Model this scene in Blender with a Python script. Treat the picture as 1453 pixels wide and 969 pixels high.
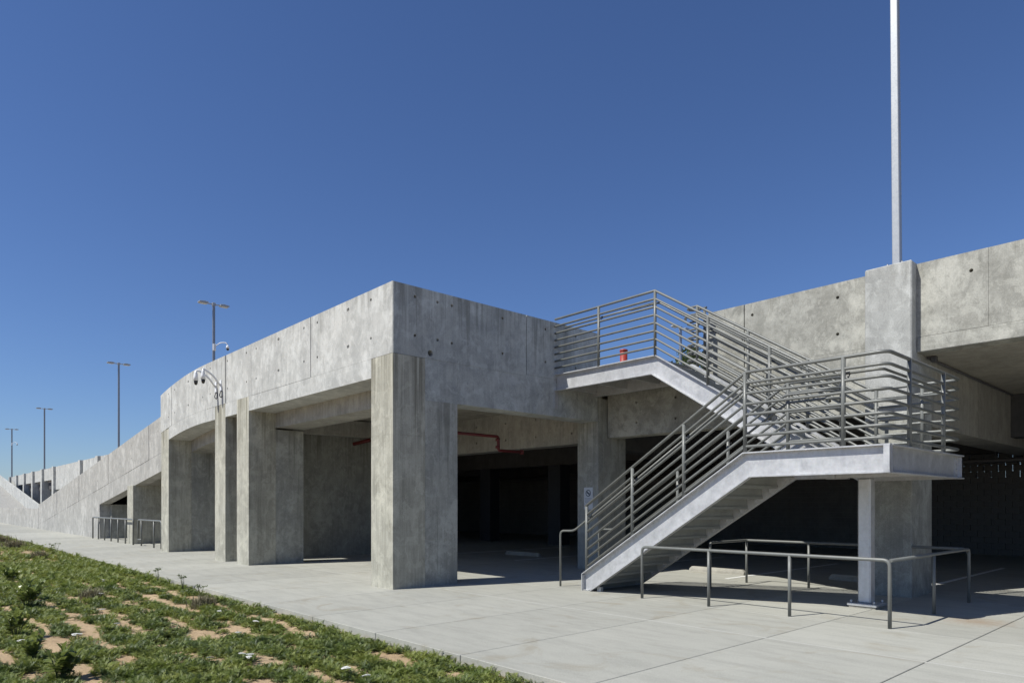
import bpy, bmesh, math, random
import numpy as np
from mathutils import Vector, Matrix, noise
random.seed(7); np.random.seed(7)
R = math.radians
S = bpy.context.scene
for o in list(bpy.data.objects): bpy.data.objects.remove(o)
COL = S.collection

# ------------------------------------------------------------------ camera
cam_d = bpy.data.cameras.new('camera'); cam = bpy.data.objects.new('camera', cam_d); COL.objects.link(cam)
cam.location = (11.485, -7.287, 1.65); cam.rotation_euler = (R(90), 0, R(47.71))
cam_d.sensor_width = 36; cam_d.lens = 24.01; cam_d.shift_y = 0.160; cam_d.clip_end = 5000; cam_d.clip_start = .05
S.camera = cam

# ------------------------------------------------------------------ light
SUN_EL, SUN_AZ = 51.5, -107.5            # azimuth counter-clockwise from +X
w = bpy.data.worlds.new('World'); S.world = w; w.use_nodes = True
nt = w.node_tree; nt.nodes.clear()
out = nt.nodes.new('ShaderNodeOutputWorld'); bg = nt.nodes.new('ShaderNodeBackground'); sky = nt.nodes.new('ShaderNodeTexSky')
sky.sky_type = 'NISHITA'; sky.sun_disc = False; sky.sun_elevation = R(SUN_EL); sky.sun_rotation = R(90 - SUN_AZ)
sky.altitude = 0; sky.air_density = 1.0; sky.dust_density = 0.15; sky.ozone_density = 1.0
tint = nt.nodes.new('ShaderNodeMix'); tint.data_type = 'RGBA'; tint.blend_type = 'MULTIPLY'; tint.inputs[0].default_value = 1; tint.inputs[7].default_value = (.53, .68, .985, 1)   # deep polarised desert sky
bg.inputs['Strength'].default_value = 0.088
nt.links.new(sky.outputs[0], tint.inputs[6]); nt.links.new(tint.outputs[2], bg.inputs[0]); nt.links.new(bg.outputs[0], out.inputs[0])
sd = bpy.data.lights.new('sun', 'SUN'); sun = bpy.data.objects.new('sun', sd); COL.objects.link(sun)
sd.energy = 4.6; sd.angle = R(.5); sd.color = (1, .975, .90)
to_sun = Vector((math.cos(R(SUN_AZ))*math.cos(R(SUN_EL)), math.sin(R(SUN_AZ))*math.cos(R(SUN_EL)), math.sin(R(SUN_EL))))
sun.rotation_euler = to_sun.to_track_quat('Z', 'Y').to_euler()
S.view_settings.view_transform = 'Standard'; S.view_settings.look = 'None'
S.view_settings.exposure = 0.25; S.view_settings.gamma = 1.0
S.render.engine = 'CYCLES'

# ------------------------------------------------------------------ node helpers
def newmat(name):
    m = bpy.data.materials.new(name); m.use_nodes = True
    t = m.node_tree; t.nodes.clear()
    o = t.nodes.new('ShaderNodeOutputMaterial'); b = t.nodes.new('ShaderNodeBsdfPrincipled')
    t.links.new(b.outputs[0], o.inputs[0])
    return m, t, b
def nnode(t, ty, **kw):
    n = t.nodes.new(ty)
    for k, v in kw.items(): setattr(n, k, v)
    return n
def noise_n(t, vec, scale, detail=6, rough=.6, mapscale=None, dist=0.0, loc=(0, 0, 0)):
    if mapscale is not None or loc != (0, 0, 0):
        mp = nnode(t, 'ShaderNodeMapping'); mp.inputs['Scale'].default_value = mapscale or (1, 1, 1); mp.inputs['Location'].default_value = loc
        t.links.new(vec, mp.inputs['Vector']); vec = mp.outputs[0]
    n = nnode(t, 'ShaderNodeTexNoise'); n.inputs['Scale'].default_value = scale; n.inputs['Detail'].default_value = detail
    n.inputs['Roughness'].default_value = rough; n.inputs['Distortion'].default_value = dist
    t.links.new(vec, n.inputs['Vector']); return n.outputs['Fac']
def ramp(t, fac, a, b, ca=(0, 0, 0, 1), cb=(1, 1, 1, 1)):
    r = nnode(t, 'ShaderNodeValToRGB'); e = r.color_ramp.elements
    e[0].position = a; e[1].position = b; e[0].color = ca; e[1].color = cb
    t.links.new(fac, r.inputs[0]); return r.outputs[0]
def math_n(t, op, a, b):
    n = nnode(t, 'ShaderNodeMath', operation=op)
    for i, v in enumerate((a, b)):
        if isinstance(v, (int, float)): n.inputs[i].default_value = v
        else: t.links.new(v, n.inputs[i])
    return n.outputs[0]
def mix(t, fac, a, b, mode='MIX'):
    n = nnode(t, 'ShaderNodeMix', data_type='RGBA', blend_type=mode)
    for sock, v in ((n.inputs[0], fac), (n.inputs[6], a), (n.inputs[7], b)):
        if isinstance(v, (int, float)): sock.default_value = v
        elif isinstance(v, tuple): sock.default_value = v if len(v) == 4 else (*v, 1)
        else: t.links.new(v, sock)
    return n.outputs[2]
def bump(t, b, h, strength, dist):
    n = nnode(t, 'ShaderNodeBump'); n.inputs['Strength'].default_value = strength; n.inputs['Distance'].default_value = dist
    t.links.new(h, n.inputs['Height']); t.links.new(n.outputs[0], b.inputs['Normal'])

def concrete(name, base, warm, streak=.5, drip=.4, blotch=.5, pale=.4, horiz=False, seed=0.0, board=0.0, sheet=.30, top=None, length=1.6, runs=.7):
    """cast concrete: form streaks, blotches, pale cement bloom, run-off drips, pin holes"""
    m, t, b = newmat(name)
    tc = nnode(t, 'ShaderNodeTexCoord'); v = tc.outputs['Object']; L = (seed, seed*1.7, seed*.6)
    ms = (.5, .5, 6) if horiz else (5, 5, .30)
    st = noise_n(t, v, 1.6, 7, .62, ms, .0, L)
    fs = noise_n(t, v, 5.0, 4, .6, (2, 2, 5) if horiz else (6, 6, .22), 0, L)
    bl = noise_n(t, v, .85, 8, .66, (1, 1, 1), .6, L)
    b2 = noise_n(t, v, 2.7, 9, .7, (1, 1, 1), .3, (L[0]+9, L[1], L[2]))
    gr = noise_n(t, v, 55, 4, .7)
    c = mix(t, ramp(t, bl, .36, .64), (*base, 1), (*warm, 1))
    dk = tuple(x*.60 for x in base)
    lt = tuple(min(1, x*1.32+.015) for x in base)
    dv = nnode(t, 'ShaderNodeVectorMath', operation='DIVIDE'); t.links.new(v, dv.inputs[0]); dv.inputs[1].default_value = (1.22, 1.22, 1.83)
    ad = nnode(t, 'ShaderNodeVectorMath', operation='ADD'); t.links.new(dv.outputs[0], ad.inputs[0]); ad.inputs[1].default_value = (.37+seed, .41+seed, .53)
    fl_ = nnode(t, 'ShaderNodeVectorMath', operation='FLOOR'); t.links.new(ad.outputs[0], fl_.inputs[0])
    wn = nnode(t, 'ShaderNodeTexWhiteNoise'); t.links.new(fl_.outputs[0], wn.inputs['Vector'])
    c = mix(t, math_n(t, 'MULTIPLY', wn.outputs['Value'], sheet), c, (*dk, 1))
    c = mix(t, math_n(t, 'MULTIPLY', ramp(t, b2, .46, .72), blotch), c, (*dk, 1))
    c = mix(t, math_n(t, 'MULTIPLY', ramp(t, st, .42, .74), streak), c, (*dk, 1))
    c = mix(t, math_n(t, 'MULTIPLY', ramp(t, fs, .50, .72), streak*.45), c, (*lt, 1))
    pl = noise_n(t, v, 1.3, 10, .72, (1, 1, .8), .35, (L[0]+31, L[1]+4, L[2]))
    c = mix(t, math_n(t, 'MULTIPLY', ramp(t, pl, .53, .62), pale), c, (*lt, 1))
    dr = noise_n(t, v, 3.1, 5, .65, (3.2, 3.2, .12), .15, (L[0]+3, L[1]+11, 0))
    dm = noise_n(t, v, .6, 3, .5, (1, 1, .6), 0, (L[0]+13, L[1]+1, L[2]))
    c = mix(t, math_n(t, 'MULTIPLY', math_n(t, 'MULTIPLY', ramp(t, dr, .56, .70), ramp(t, dm, .42, .62)), drip), c, tuple(x*.33 for x in base)+(1,))
    if board:
        wv = nnode(t, 'ShaderNodeTexWave', wave_type='BANDS', bands_direction='X'); wv.inputs['Scale'].default_value = board
        wv.inputs['Distortion'].default_value = .6; wv.inputs['Detail'].default_value = 2
        t.links.new(v, wv.inputs['Vector'])
        c = mix(t, math_n(t, 'MULTIPLY', ramp(t, wv.outputs['Fac'], .0, .12, (1, 1, 1, 1), (0, 0, 0, 1)), .35), c, (*dk, 1))
    # patchy cement skin with crisp borders, light and dark
    q1 = noise_n(t, v, 1.5, 9, .62, (1, 1, .75), .9, (L[0]+51, L[1]+2, L[2])); q2 = noise_n(t, v, 3.4, 8, .66, (1, 1, .8), .7, (L[0]+61, L[1]+7, L[2])); q3 = noise_n(t, v, 9, 7, .7, (1, 1, .6), .5, (L[0]+71, L[1], L[2]))
    c = mix(t, math_n(t, 'MULTIPLY', ramp(t, q1, .50, .56), .34*blotch+.05), c, (*dk, 1))
    c = mix(t, math_n(t, 'MULTIPLY', ramp(t, q2, .53, .58), .42*pale+.06), c, (*lt, 1))
    c = mix(t, math_n(t, 'MULTIPLY', ramp(t, q3, .56, .63), .30*blotch+.08), c, tuple(x*.52 for x in base)+(1,))
    if top is not None:      # dirty rain runs that start under an edge and end at uneven lengths
        sx = nnode(t, 'ShaderNodeSeparateXYZ'); t.links.new(v, sx.inputs[0])
        fd = nnode(t, 'ShaderNodeMapRange'); t.links.new(sx.outputs['Z'], fd.inputs['Value'])
        fd.inputs['From Min'].default_value = top-length; fd.inputs['From Max'].default_value = top; fd.inputs['To Min'].default_value = -.20; fd.inputs['To Max'].default_value = .06
        r1 = noise_n(t, v, 4.2, 6, .68, (1.6, 1.6, .03), 0, (L[0]+81, L[1]+3, 0))
        c = mix(t, math_n(t, 'MULTIPLY', ramp(t, math_n(t, 'ADD', r1, fd.outputs[0]), .50, .62), runs), c, (base[0]*.40, base[1]*.385, base[2]*.35, 1))
        r2 = noise_n(t, v, 6.2, 5, .65, (1.6, 1.6, .03), 0, (L[0]+91, L[1]+5, 0))
        c = mix(t, math_n(t, 'MULTIPLY', ramp(t, math_n(t, 'ADD', r2, fd.outputs[0]), .53, .64), runs*.6), c, (*lt, 1))
    ph = nnode(t, 'ShaderNodeTexVoronoi'); ph.inputs['Scale'].default_value = 7.0; t.links.new(v, ph.inputs['Vector'])
    c = mix(t, math_n(t, 'MULTIPLY', ramp(t, ph.outputs['Distance'], .035, .07, (1, 1, 1, 1), (0, 0, 0, 1)), .55), c, tuple(x*.45 for x in base)+(1,))
    c = mix(t, .16, c, ramp(t, gr, .3, .7), 'OVERLAY')
    t.links.new(c, b.inputs['Base Color'])
    t.links.new(ramp(t, b2, .2, .8, (.72,)*3+(1,), (.95,)*3+(1,)), b.inputs['Roughness'])
    b.inputs['Specular IOR Level'].default_value = .3
    h = math_n(t, 'ADD', math_n(t, 'MULTIPLY', gr, .35), math_n(t, 'MULTIPLY', b2, 1.0))
    bump(t, b, h, .35, .012)
    return m

def galv(name, base=.55):
    m, t, b = newmat(name)
    tc = nnode(t, 'ShaderNodeTexCoord'); v = tc.outputs['Object']
    n1 = noise_n(t, v, 4.0, 8, .65, (1, 1, 1), .8); n2 = noise_n(t, v, 24, 5, .6); n3 = noise_n(t, v, 2.2, 4, .6, (6, 1.4, 1))
    vo = nnode(t, 'ShaderNodeTexVoronoi'); vo.inputs['Scale'].default_value = 45; t.links.new(v, vo.inputs['Vector'])
    c = mix(t, ramp(t, n1, .22, .80), (base*.80, base*.80, base*.80, 1), (base*1.12, base*1.14, base*1.18, 1))
    c = mix(t, math_n(t, 'MULTIPLY', ramp(t, n3, .45, .75), .28), c, (base*1.3, base*1.32, base*1.35, 1))
    c = mix(t, .06, c, vo.outputs['Color'], 'SOFT_LIGHT')
    c = mix(t, .08, c, ramp(t, n2, .3, .7), 'OVERLAY')
    hs = nnode(t, 'ShaderNodeHueSaturation'); hs.inputs['Saturation'].default_value = .45; t.links.new(c, hs.inputs['Color'])
    t.links.new(hs.outputs[0], b.inputs['Base Color'])
    b.inputs['Metallic'].default_value = .45
    t.links.new(ramp(t, n1, .3, .7, (.42,)*3+(1,), (.62,)*3+(1,)), b.inputs['Roughness'])
    bump(t, b, n2, .15, .004)
    return m
def paint(name, col, rough=.45, var=.12, metallic=0.0):
    m, t, b = newmat(name)
    tc = nnode(t, 'ShaderNodeTexCoord'); v = tc.outputs['Object']
    n1 = noise_n(t, v, 5, 6, .6); n2 = noise_n(t, v, 40, 4, .6)
    c = mix(t, ramp(t, n1, .3, .7), tuple(x*(1-var) for x in col)+(1,), tuple(x*(1+var) for x in col)+(1,))
    t.links.new(c, b.inputs['Base Color']); b.inputs['Metallic'].default_value = metallic
    t.links.new(ramp(t, n2, .3, .7, (rough-.08,)*3+(1,), (rough+.1,)*3+(1,)), b.inputs['Roughness'])
    bump(t, b, n2, .06, .003)
    return m
def paving_mat(name, base, warm):
    m, t, b = newmat(name)
    tc = nnode(t, 'ShaderNodeTexCoord'); geo = nnode(t, 'ShaderNodeNewGeometry'); oi = nnode(t, 'ShaderNodeObjectInfo')
    v = geo.outputs['Position']
    n1 = noise_n(t, v, .55, 9, .68, (1, 1, 1), .5); n2 = noise_n(t, v, 2.2, 9, .7, (.5, 2.2, 1)); n3 = noise_n(t, v, 70, 4, .7); n4 = noise_n(t, v, 14, 6, .65)
    c = mix(t, ramp(t, n1, .36, .64), (*base, 1), (*warm, 1))
    c = mix(t, math_n(t, 'MULTIPLY', ramp(t, n2, .45, .66), .60), c, tuple(x*.80 for x in base)+(1,))
    c = mix(t, math_n(t, 'MULTIPLY', ramp(t, n4, .54, .66), .38), c, tuple(x*1.15 for x in base)+(1,))
    sp = noise_n(t, v, 1.1, 5, .6, (1, 1, 1), 1.2, (5, 8, 0))
    c = mix(t, math_n(t, 'MULTIPLY', ramp(t, sp, .56, .70), .45), c, (base[0]*.74, base[1]*.66, base[2]*.54, 1))
    # rust stain by the barrier corner
    mp = nnode(t, 'ShaderNodeVectorMath', operation='DISTANCE'); t.links.new(v, mp.inputs[0]); mp.inputs[1].default_value = (8.75, 4.15, 0)
    ds = math_n(t, 'ADD', mp.outputs['Value'], math_n(t, 'MULTIPLY', n4, .9))
    c = mix(t, math_n(t, 'MULTIPLY', ramp(t, ds, .5, 1.5, (1, 1, 1, 1), (0, 0, 0, 1)), .55), c, (.30, .20, .12, 1))
    c = mix(t, math_n(t, 'ADD', .42, math_n(t, 'MULTIPLY', oi.outputs['Random'], .16)), c, c)
    hv = nnode(t, 'ShaderNodeHueSaturation'); t.links.new(c, hv.inputs['Color'])
    t.links.new(math_n(t, 'ADD', .91, math_n(t, 'MULTIPLY', oi.outputs['Random'], .15)), hv.inputs['Value'])
    c = mix(t, .18, hv.outputs[0], ramp(t, n3, .3, .7), 'OVERLAY')
    t.links.new(c, b.inputs['Base Color']); b.inputs['Roughness'].default_value = .86; b.inputs['Specular IOR Level'].default_value = .3
    bump(t, b, math_n(t, 'ADD', n4, math_n(t, 'MULTIPLY', n3, .4)), .22, .006)
    return m
def soil_mat():
    m, t, b = newmat('sandy_soil')
    geo = nnode(t, 'ShaderNodeNewGeometry'); v = geo.outputs['Position']
    n1 = noise_n(t, v, .9, 8, .65); n2 = noise_n(t, v, 9, 8, .7); n3 = noise_n(t, v, 60, 5, .7)
    c = mix(t, ramp(t, n1, .3, .7), (.38, .265, .150, 1), (.49, .365, .225, 1))
    c = mix(t, math_n(t, 'MULTIPLY', ramp(t, n2, .5, .75), .6), c, (.20, .125, .07, 1))
    c = mix(t, .3, c, ramp(t, n3, .3, .7), 'OVERLAY')
    t.links.new(c, b.inputs['Base Color']); b.inputs['Roughness'].default_value = .95
    bump(t, b, math_n(t, 'ADD', n2, math_n(t, 'MULTIPLY', n3, .5)), .8, .03)
    return m
def leaf_mat(name, a, b_, rough=.5, trans=.25, sc=3.0):
    m, t, b = newmat(name)
    geo = nnode(t, 'ShaderNodeNewGeometry'); v = geo.outputs['Position']
    n1 = noise_n(t, v, sc, 4, .6); n2 = noise_n(t, v, 30, 3, .6)
    c = mix(t, ramp(t, n1, .35, .65), (*a, 1), (*b_, 1))
    c = mix(t, .35, c, ramp(t, n2, .25, .75), 'OVERLAY')
    t.links.new(c, b.inputs['Base Color']); b.inputs['Roughness'].default_value = rough
    tr = nnode(t, 'ShaderNodeBsdfTranslucent'); t.links.new(c, tr.inputs['Color'])
    mx = nnode(t, 'ShaderNodeMixShader'); mx.inputs[0].default_value = trans
    t.links.new(b.outputs[0], mx.inputs[1]); t.links.new(tr.outputs[0], mx.inputs[2])
    o = [n for n in t.nodes if n.type == 'OUTPUT_MATERIAL'][0]; t.links.new(mx.outputs[0], o.inputs[0])
    return m

M = {}
M['parapet'] = concrete('pale_parapet_concrete', (.47, .475, .455), (.535, .535, .505), .40, .35, .65, .55, seed=2, top=6.1, length=1.0, runs=.32, sheet=.36)
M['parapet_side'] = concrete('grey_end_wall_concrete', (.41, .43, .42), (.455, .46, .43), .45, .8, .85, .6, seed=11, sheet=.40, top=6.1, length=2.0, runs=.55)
M['parapet_right'] = concrete('buff_parapet_concrete', (.345, .340, .300), (.415, .412, .37), .30, .25, .95, .8, horiz=True, seed=23, top=6.1, length=.7, runs=.35)
M['pilaster'] = concrete('pale_pilaster_concrete', (.395, .40, .38), (.44, .44, .415), .25, .2, .6, .7, seed=63, top=6.1, length=.6, runs=.25)
M['pier'] = concrete('tan_streaked_pier_concrete', (.40, .388, .322), (.465, .455, .39), .85, .6, .7, .6, seed=5, top=4.7, length=2.6, runs=.75)
M['wing'] = concrete('weathered_grey_concrete', (.34, .345, .318), (.38, .375, .33), .5, .6, .8, .6, seed=17, top=3.9, length=2.2, runs=.5)
M['beam'] = concrete('ribbed_beam_concrete', (.35, .345, .32), (.40, .385, .345), .75, .45, .6, .4, seed=29)
M['soffit'] = concrete('board_marked_soffit_concrete', (.40, .38, .33), (.43, .405, .35), .2, .1, .8, .3, horiz=True, seed=31)
M['dark'] = concrete('shade_darkened_concrete', (.085, .085, .09), (.10, .10, .10), .4, .3, .5, .2, seed=37)  # concrete copy with the garage's interior shade put into its colour
M['ramp'] = concrete('pale_ramp_wall_concrete', (.415, .41, .385), (.465, .455, .42), .75, .4, .7, .5, seed=41, sheet=.5)
M['block'] = concrete('grey_block_concrete', (.13, .13, .13), (.15, .148, .14), .2, .1, .5, .1, seed=43)  # block tone lowered, interior shade is put into the colour
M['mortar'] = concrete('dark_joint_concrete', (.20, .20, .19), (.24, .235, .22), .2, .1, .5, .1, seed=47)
M['paving'] = paving_mat('broom_finished_paving', (.358, .355, .314), (.393, .388, .343))
M['floor'] = paving_mat('garage_floor_concrete', (.31, .305, .285), (.34, .33, .305))
M['filler'] = paint('pale_joint_filler', (.47, .465, .43), .8)
M['soil'] = soil_mat()
M['galv'] = galv('galvanised_steel', .51)
M['blue_black'] = paint('blue_black_shaded_column', (.022, .027, .036), .6)  # deep interior shade put into the columns' colour
M['galv_post'] = galv('bright_galvanised_post', .58)
M['pole'] = paint('grey_pole_paint', (.26, .275, .30), .40, .06, .7)
M['rail'] = paint('grey_green_rail_paint', (.150, .155, .145), .40)
M['pale_paint'] = paint('white_road_paint', (.72, .72, .70), .7)
M['sunlit_pole'] = paint('sunlit_pole_paint', (.37, .385, .40), .42, .05, .35)  # near pole's sunlit face put into a lighter copy of the pole paint
M['lamp'] = paint('lamp_housing_paint', (.33, .35, .37), .4, .08, .3)
M['lens'] = paint('lamp_lens', (.42, .43, .42), .3)
M['white'] = paint('white_camera_plastic', (.72, .73, .74), .35, .04)
M['black'] = paint('smoked_plastic', (.015, .015, .018), .15)
M['cable'] = paint('dark_cable', (.07, .07, .075), .5)
M['red'] = paint('red_fire_pipe_paint', (.105, .008, .008), .55)
M['bright_red'] = paint('faded_red_pipe_paint', (.30, .035, .022), .5)
M['stop'] = concrete('wheel_stop_concrete', (.34, .325, .28), (.39, .37, .325), .1, .1, .5, .3, seed=53)
M['sign'] = paint('sign_white', (.55, .58, .62), .4, .03)
M['ink'] = paint('sign_ink', (.03, .05, .09), .5)
M['tread'] = paint('primer_tread_steel', (.27, .275, .255), .55)
M['green'] = leaf_mat('feathery_green_leaf', (.120, .170, .034), (.245, .275, .062), .55, .38)
M['green2'] = leaf_mat('dark_green_leaf', (.060, .092, .024), (.12, .155, .042), .5, .3)
M['broad'] = leaf_mat('glossy_broad_leaf', (.12, .165, .045), (.27, .31, .085), .32, .35, 6)
M['dry'] = leaf_mat('grey_dry_grass_blade', (.17, .15, .085), (.23, .21, .13), .8, .2)
M['stem'] = leaf_mat('stem_green', (.10, .12, .05), (.16, .15, .07), .7, .05)
M['petal'] = leaf_mat('white_flower', (.72, .72, .66), (.82, .82, .78), .7, .2)
M['bark'] = paint('bark_brown', (.10, .075, .05), .9, .3)

# ------------------------------------------------------------------ object helpers
def tag(o, label=None, cat=None, group=None, kind=None):
    if label: o['label'] = label
    if cat: o['category'] = cat
    if group: o['group'] = group
    if kind: o['kind'] = kind
    return o
def thing(name, loc, label, cat, group=None):
    o = bpy.data.objects.new(name, None); COL.objects.link(o); o.location = loc; o.empty_display_size = .2
    return tag(o, label, cat, group)
class MB:
    def __init__(s): s.v = []; s.f = []; s.smooth = set()
    def add(s, vs, fs, smooth=False):
        n = len(s.v); s.v += [tuple(p) for p in vs]
        for f in fs:
            if smooth: s.smooth.add(len(s.f))
            s.f.append(tuple(i+n for i in f))
        return s
    def box(s, x0, x1, y0, y1, z0, z1):
        if x0 > x1: x0, x1 = x1, x0
        if y0 > y1: y0, y1 = y1, y0
        return s.add([(x0,y0,z0),(x1,y0,z0),(x1,y1,z0),(x0,y1,z0),(x0,y0,z1),(x1,y0,z1),(x1,y1,z1),(x0,y1,z1)],
                     [(3,2,1,0),(4,5,6,7),(0,1,5,4),(1,2,6,5),(2,3,7,6),(3,0,4,7)])
    def prism(s, pts, y0, y1, axis='y'):
        """closed outline in (x,z) swept along y, or in (y,z) along x, or in (x,y) along z"""
        n = len(pts)
        def P(p, t): return (p[0], t, p[1]) if axis == 'y' else ((t, p[0], p[1]) if axis == 'x' else (p[0], p[1], t))
        vs = [P(p, y0) for p in pts] + [P(p, y1) for p in pts]
        fs = [tuple(range(n)), tuple(range(2*n-1, n-1, -1))]
        for i in range(n):
            j = (i+1) % n; fs.append((j, i, n+i, n+j))
        return s.add(vs, fs)
    def tube(s, pts, r, seg=10, cap=True):
        pts = [Vector(p) for p in pts]; N = len(pts)
        rs = r if isinstance(r, (list, tuple)) else [r]*N
        T = []
        for i in range(N):
            a = pts[i]-pts[i-1] if i > 0 else pts[1]-pts[0]
            b = pts[i+1]-pts[i] if i < N-1 else a
            d = (a.normalized()+b.normalized()); T.append(d.normalized() if d.length > 1e-6 else a.normalized())
        up = Vector((0, 0, 1)) if abs(T[0].z) < .9 else Vector((1, 0, 0))
        X = T[0].cross(up).normalized(); vs = []
        for i in range(N):
            X = (X - T[i]*X.dot(T[i])).normalized(); Y = T[i].cross(X)
            k = 1.0
            if 0 < i < N-1:
                c = max(.35, T[i].dot((pts[i+1]-pts[i]).normalized())); k = 1/c if c > .8 else 1.15
            for j in range(seg):
                q = 2*math.pi*j/seg; vs.append(pts[i]+(X*math.cos(q)+Y*math.sin(q))*rs[i])
        fs = []
        for i in range(N-1):
            for j in range(seg):
                a = i*seg+j; b = i*seg+(j+1) % seg; fs.append((a, b, b+seg, a+seg))
        s.add(vs, fs, True)
        if cap:
            n = len(s.v)-N*seg
            s.f.append(tuple(n+j for j in reversed(range(seg)))); s.f.append(tuple(n+(N-1)*seg+j for j in range(seg)))
        return s
    def mesh(s, name, mat, loc=(0, 0, 0), bevel=0, fixn=True):
        me = bpy.data.meshes.new(name)
        me.from_pydata([(p[0]-loc[0], p[1]-loc[1], p[2]-loc[2]) for p in s.v], [], s.f)
        if s.smooth:
            fl = [i in s.smooth for i in range(len(s.f))]; me.polygons.foreach_set('use_smooth', fl)
        if bevel or fixn:
            bm = bmesh.new(); bm.from_mesh(me)
            if fixn: bmesh.ops.recalc_face_normals(bm, faces=bm.faces)
            if bevel:
                es = [e for e in bm.edges if len(e.link_faces) == 2 and e.calc_face_angle(0) > .5]
                bmesh.ops.bevel(bm, geom=es, offset=bevel, segments=1, affect='EDGES', clamp_overlap=True)
            bm.to_mesh(me); bm.free()
        for m in (mat if isinstance(mat, list) else [mat]): me.materials.append(m)
        me.update(); return me
    def build(s, name, mat, parent=None, bevel=0, fixn=True):
        loc = parent_loc(parent)
        o = bpy.data.objects.new(name, s.mesh(name, mat, loc, bevel, fixn)); COL.objects.link(o)
        if parent: o.parent = parent
        return o
def parent_loc(p):
    l = Vector((0, 0, 0))
    while p: l += Vector(p.location); p = p.parent
    return l
def box(name, mat, parent, x0, x1, y0, y1, z0, z1, bevel=0): return MB().box(x0, x1, y0, y1, z0, z1).build(name, mat, parent, bevel)
def fillet(path, r, n=5, which=None):
    P = [Vector(p) for p in path]; o = [P[0]]
    for i in range(1, len(P)-1):
        if which is not None and i not in which: o.append(P[i]); continue
        a = (P[i-1]-P[i]); b = (P[i+1]-P[i]); rr = min(r, a.length*.49, b.length*.49)
        p0 = P[i]+a.normalized()*rr; p1 = P[i]+b.normalized()*rr
        for k in range(n+1):
            t = k/n; o.append(p0*(1-t)**2 + P[i]*2*t*(1-t) + p1*t*t)
    o.append(P[-1]); return o
def dup(src, parent=None, loc=None, label=None):
    o = src.copy(); COL.objects.link(o)
    if parent: o.parent = parent
    if loc is not None: o.location = loc
    if label: o['label'] = label
    for c in src.children: dup(c, o)
    return o

def panel(axis, p0, p1, zlo, zhi, plane, thick, holes=(), nsub=1, r=.033):
    """cast wall panel with real cone-shaped form-tie holes. axis 'x': spans x, faces -y at y=plane; axis 'y': spans y, faces +x at x=plane"""
    fl = zlo if callable(zlo) else (lambda p: zlo); fh = zhi if callable(zhi) else (lambda p: zhi)
    def W(p, d, z): return (p, plane+d, z) if axis == 'x' else (plane-d, p, z)
    mb = MB()
    ps = {p0, p1}; 
    for k in range(1, nsub): ps.add(p0+(p1-p0)*k/nsub)
    hs = [(h[0], h[1], h[2] if len(h) > 2 else r) for h in holes if p0+.06 < h[0] < p1-.06]
    for p, z, q in hs: ps |= {p-q*1.25, p+q*1.25}
    ps = sorted(ps); pm = ps[:1]
    for q in ps[1:]:
        if q-pm[-1] > 1e-4: pm.append(q)
    ps = pm
    for i in range(len(ps)-1):
        a, b = ps[i], ps[i+1]; mid = (a+b)/2
        hz = sorted((z, rr) for p, z, rr in hs if abs(p-mid) < rr*.9)
        prev = [(a, fl(a)), (b, fl(b))]
        for z, rr in hz:
            q = rr*1.25; sq = rr > .05; big = (lambda t: 1/max(abs(math.cos(t)), abs(math.sin(t)))) if sq else (lambda t: 1.0)
            mb.add([W(*prev0(prev[0])), W(*prev0(prev[1])), W(b, 0, z-q), W(a, 0, z-q)], [(0, 1, 2, 3)])
            cs = [(a, z-q), (b, z-q), (b, z+q), (a, z+q)]
            oc = [(mid+rr*big(t)*math.cos(t), z+rr*big(t)*math.sin(t)) for t in [R(-112.5+45*k) for k in range(8)]]
            kk, dd = (1.0, .22) if sq else (.78, .10)
            n = [W(c[0], 0, c[1]) for c in cs]+[W(c[0], 0, c[1]) for c in oc]
            n += [W(mid+(c[0]-mid)*kk, dd, z+(c[1]-z)*kk) for c in oc]
            fs = []
            for k in range(4):
                fs.append((k, (k+1) % 4, 4+(2*k+1) % 8 if False else 4+(2*k+1), 4+2*k)); fs.append(((k+1) % 4, 4+(2*k+2) % 8, 4+2*k+1))
            for k in range(8): fs.append((4+k, 4+(k+1) % 8, 12+(k+1) % 8, 12+k))
            fs.append(tuple(12+k for k in range(8)))
            mb.add(n, fs); prev = [(a, z+q), (b, z+q)]
        mb.add([W(*prev0(prev[0])), W(*prev0(prev[1])), W(b, 0, fh(b)), W(a, 0, fh(a))], [(0, 1, 2, 3)])
        mb.add([W(a, 0, fh(a)), W(b, 0, fh(b)), W(b, thick, fh(b)), W(a, thick, fh(a))], [(0, 1, 2, 3)])
        mb.add([W(b, 0, fl(b)), W(a, 0, fl(a)), W(a, thick, fl(a)), W(b, thick, fl(b))], [(0, 1, 2, 3)])
        mb.add([W(b, thick, fl(b)), W(a, thick, fl(a)), W(a, thick, fh(a)), W(b, thick, fh(b))], [(0, 1, 2, 3)])
    for p in (p0, p1):
        q = [W(p, 0, fl(p)), W(p, thick, fl(p)), W(p, thick, fh(p)), W(p, 0, fh(p))]
        mb.add(q if p == p0 else q[::-1], [(3, 2, 1, 0)])
    if axis == 'y': mb.f = [tuple(reversed(f)) for f in mb.f] if False else mb.f
    return mb
def prev0(q): return (q[0], 0, q[1])

# ================================================================== SETTING: ground
g = MB(); g.add([(-900,-900,-.35),(900,-900,-.35),(900,1200,-.35),(-900,1200,-.35)], [(0,1,2,3)])
tag(g.build('ground', M['soil']), kind='structure')

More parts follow.
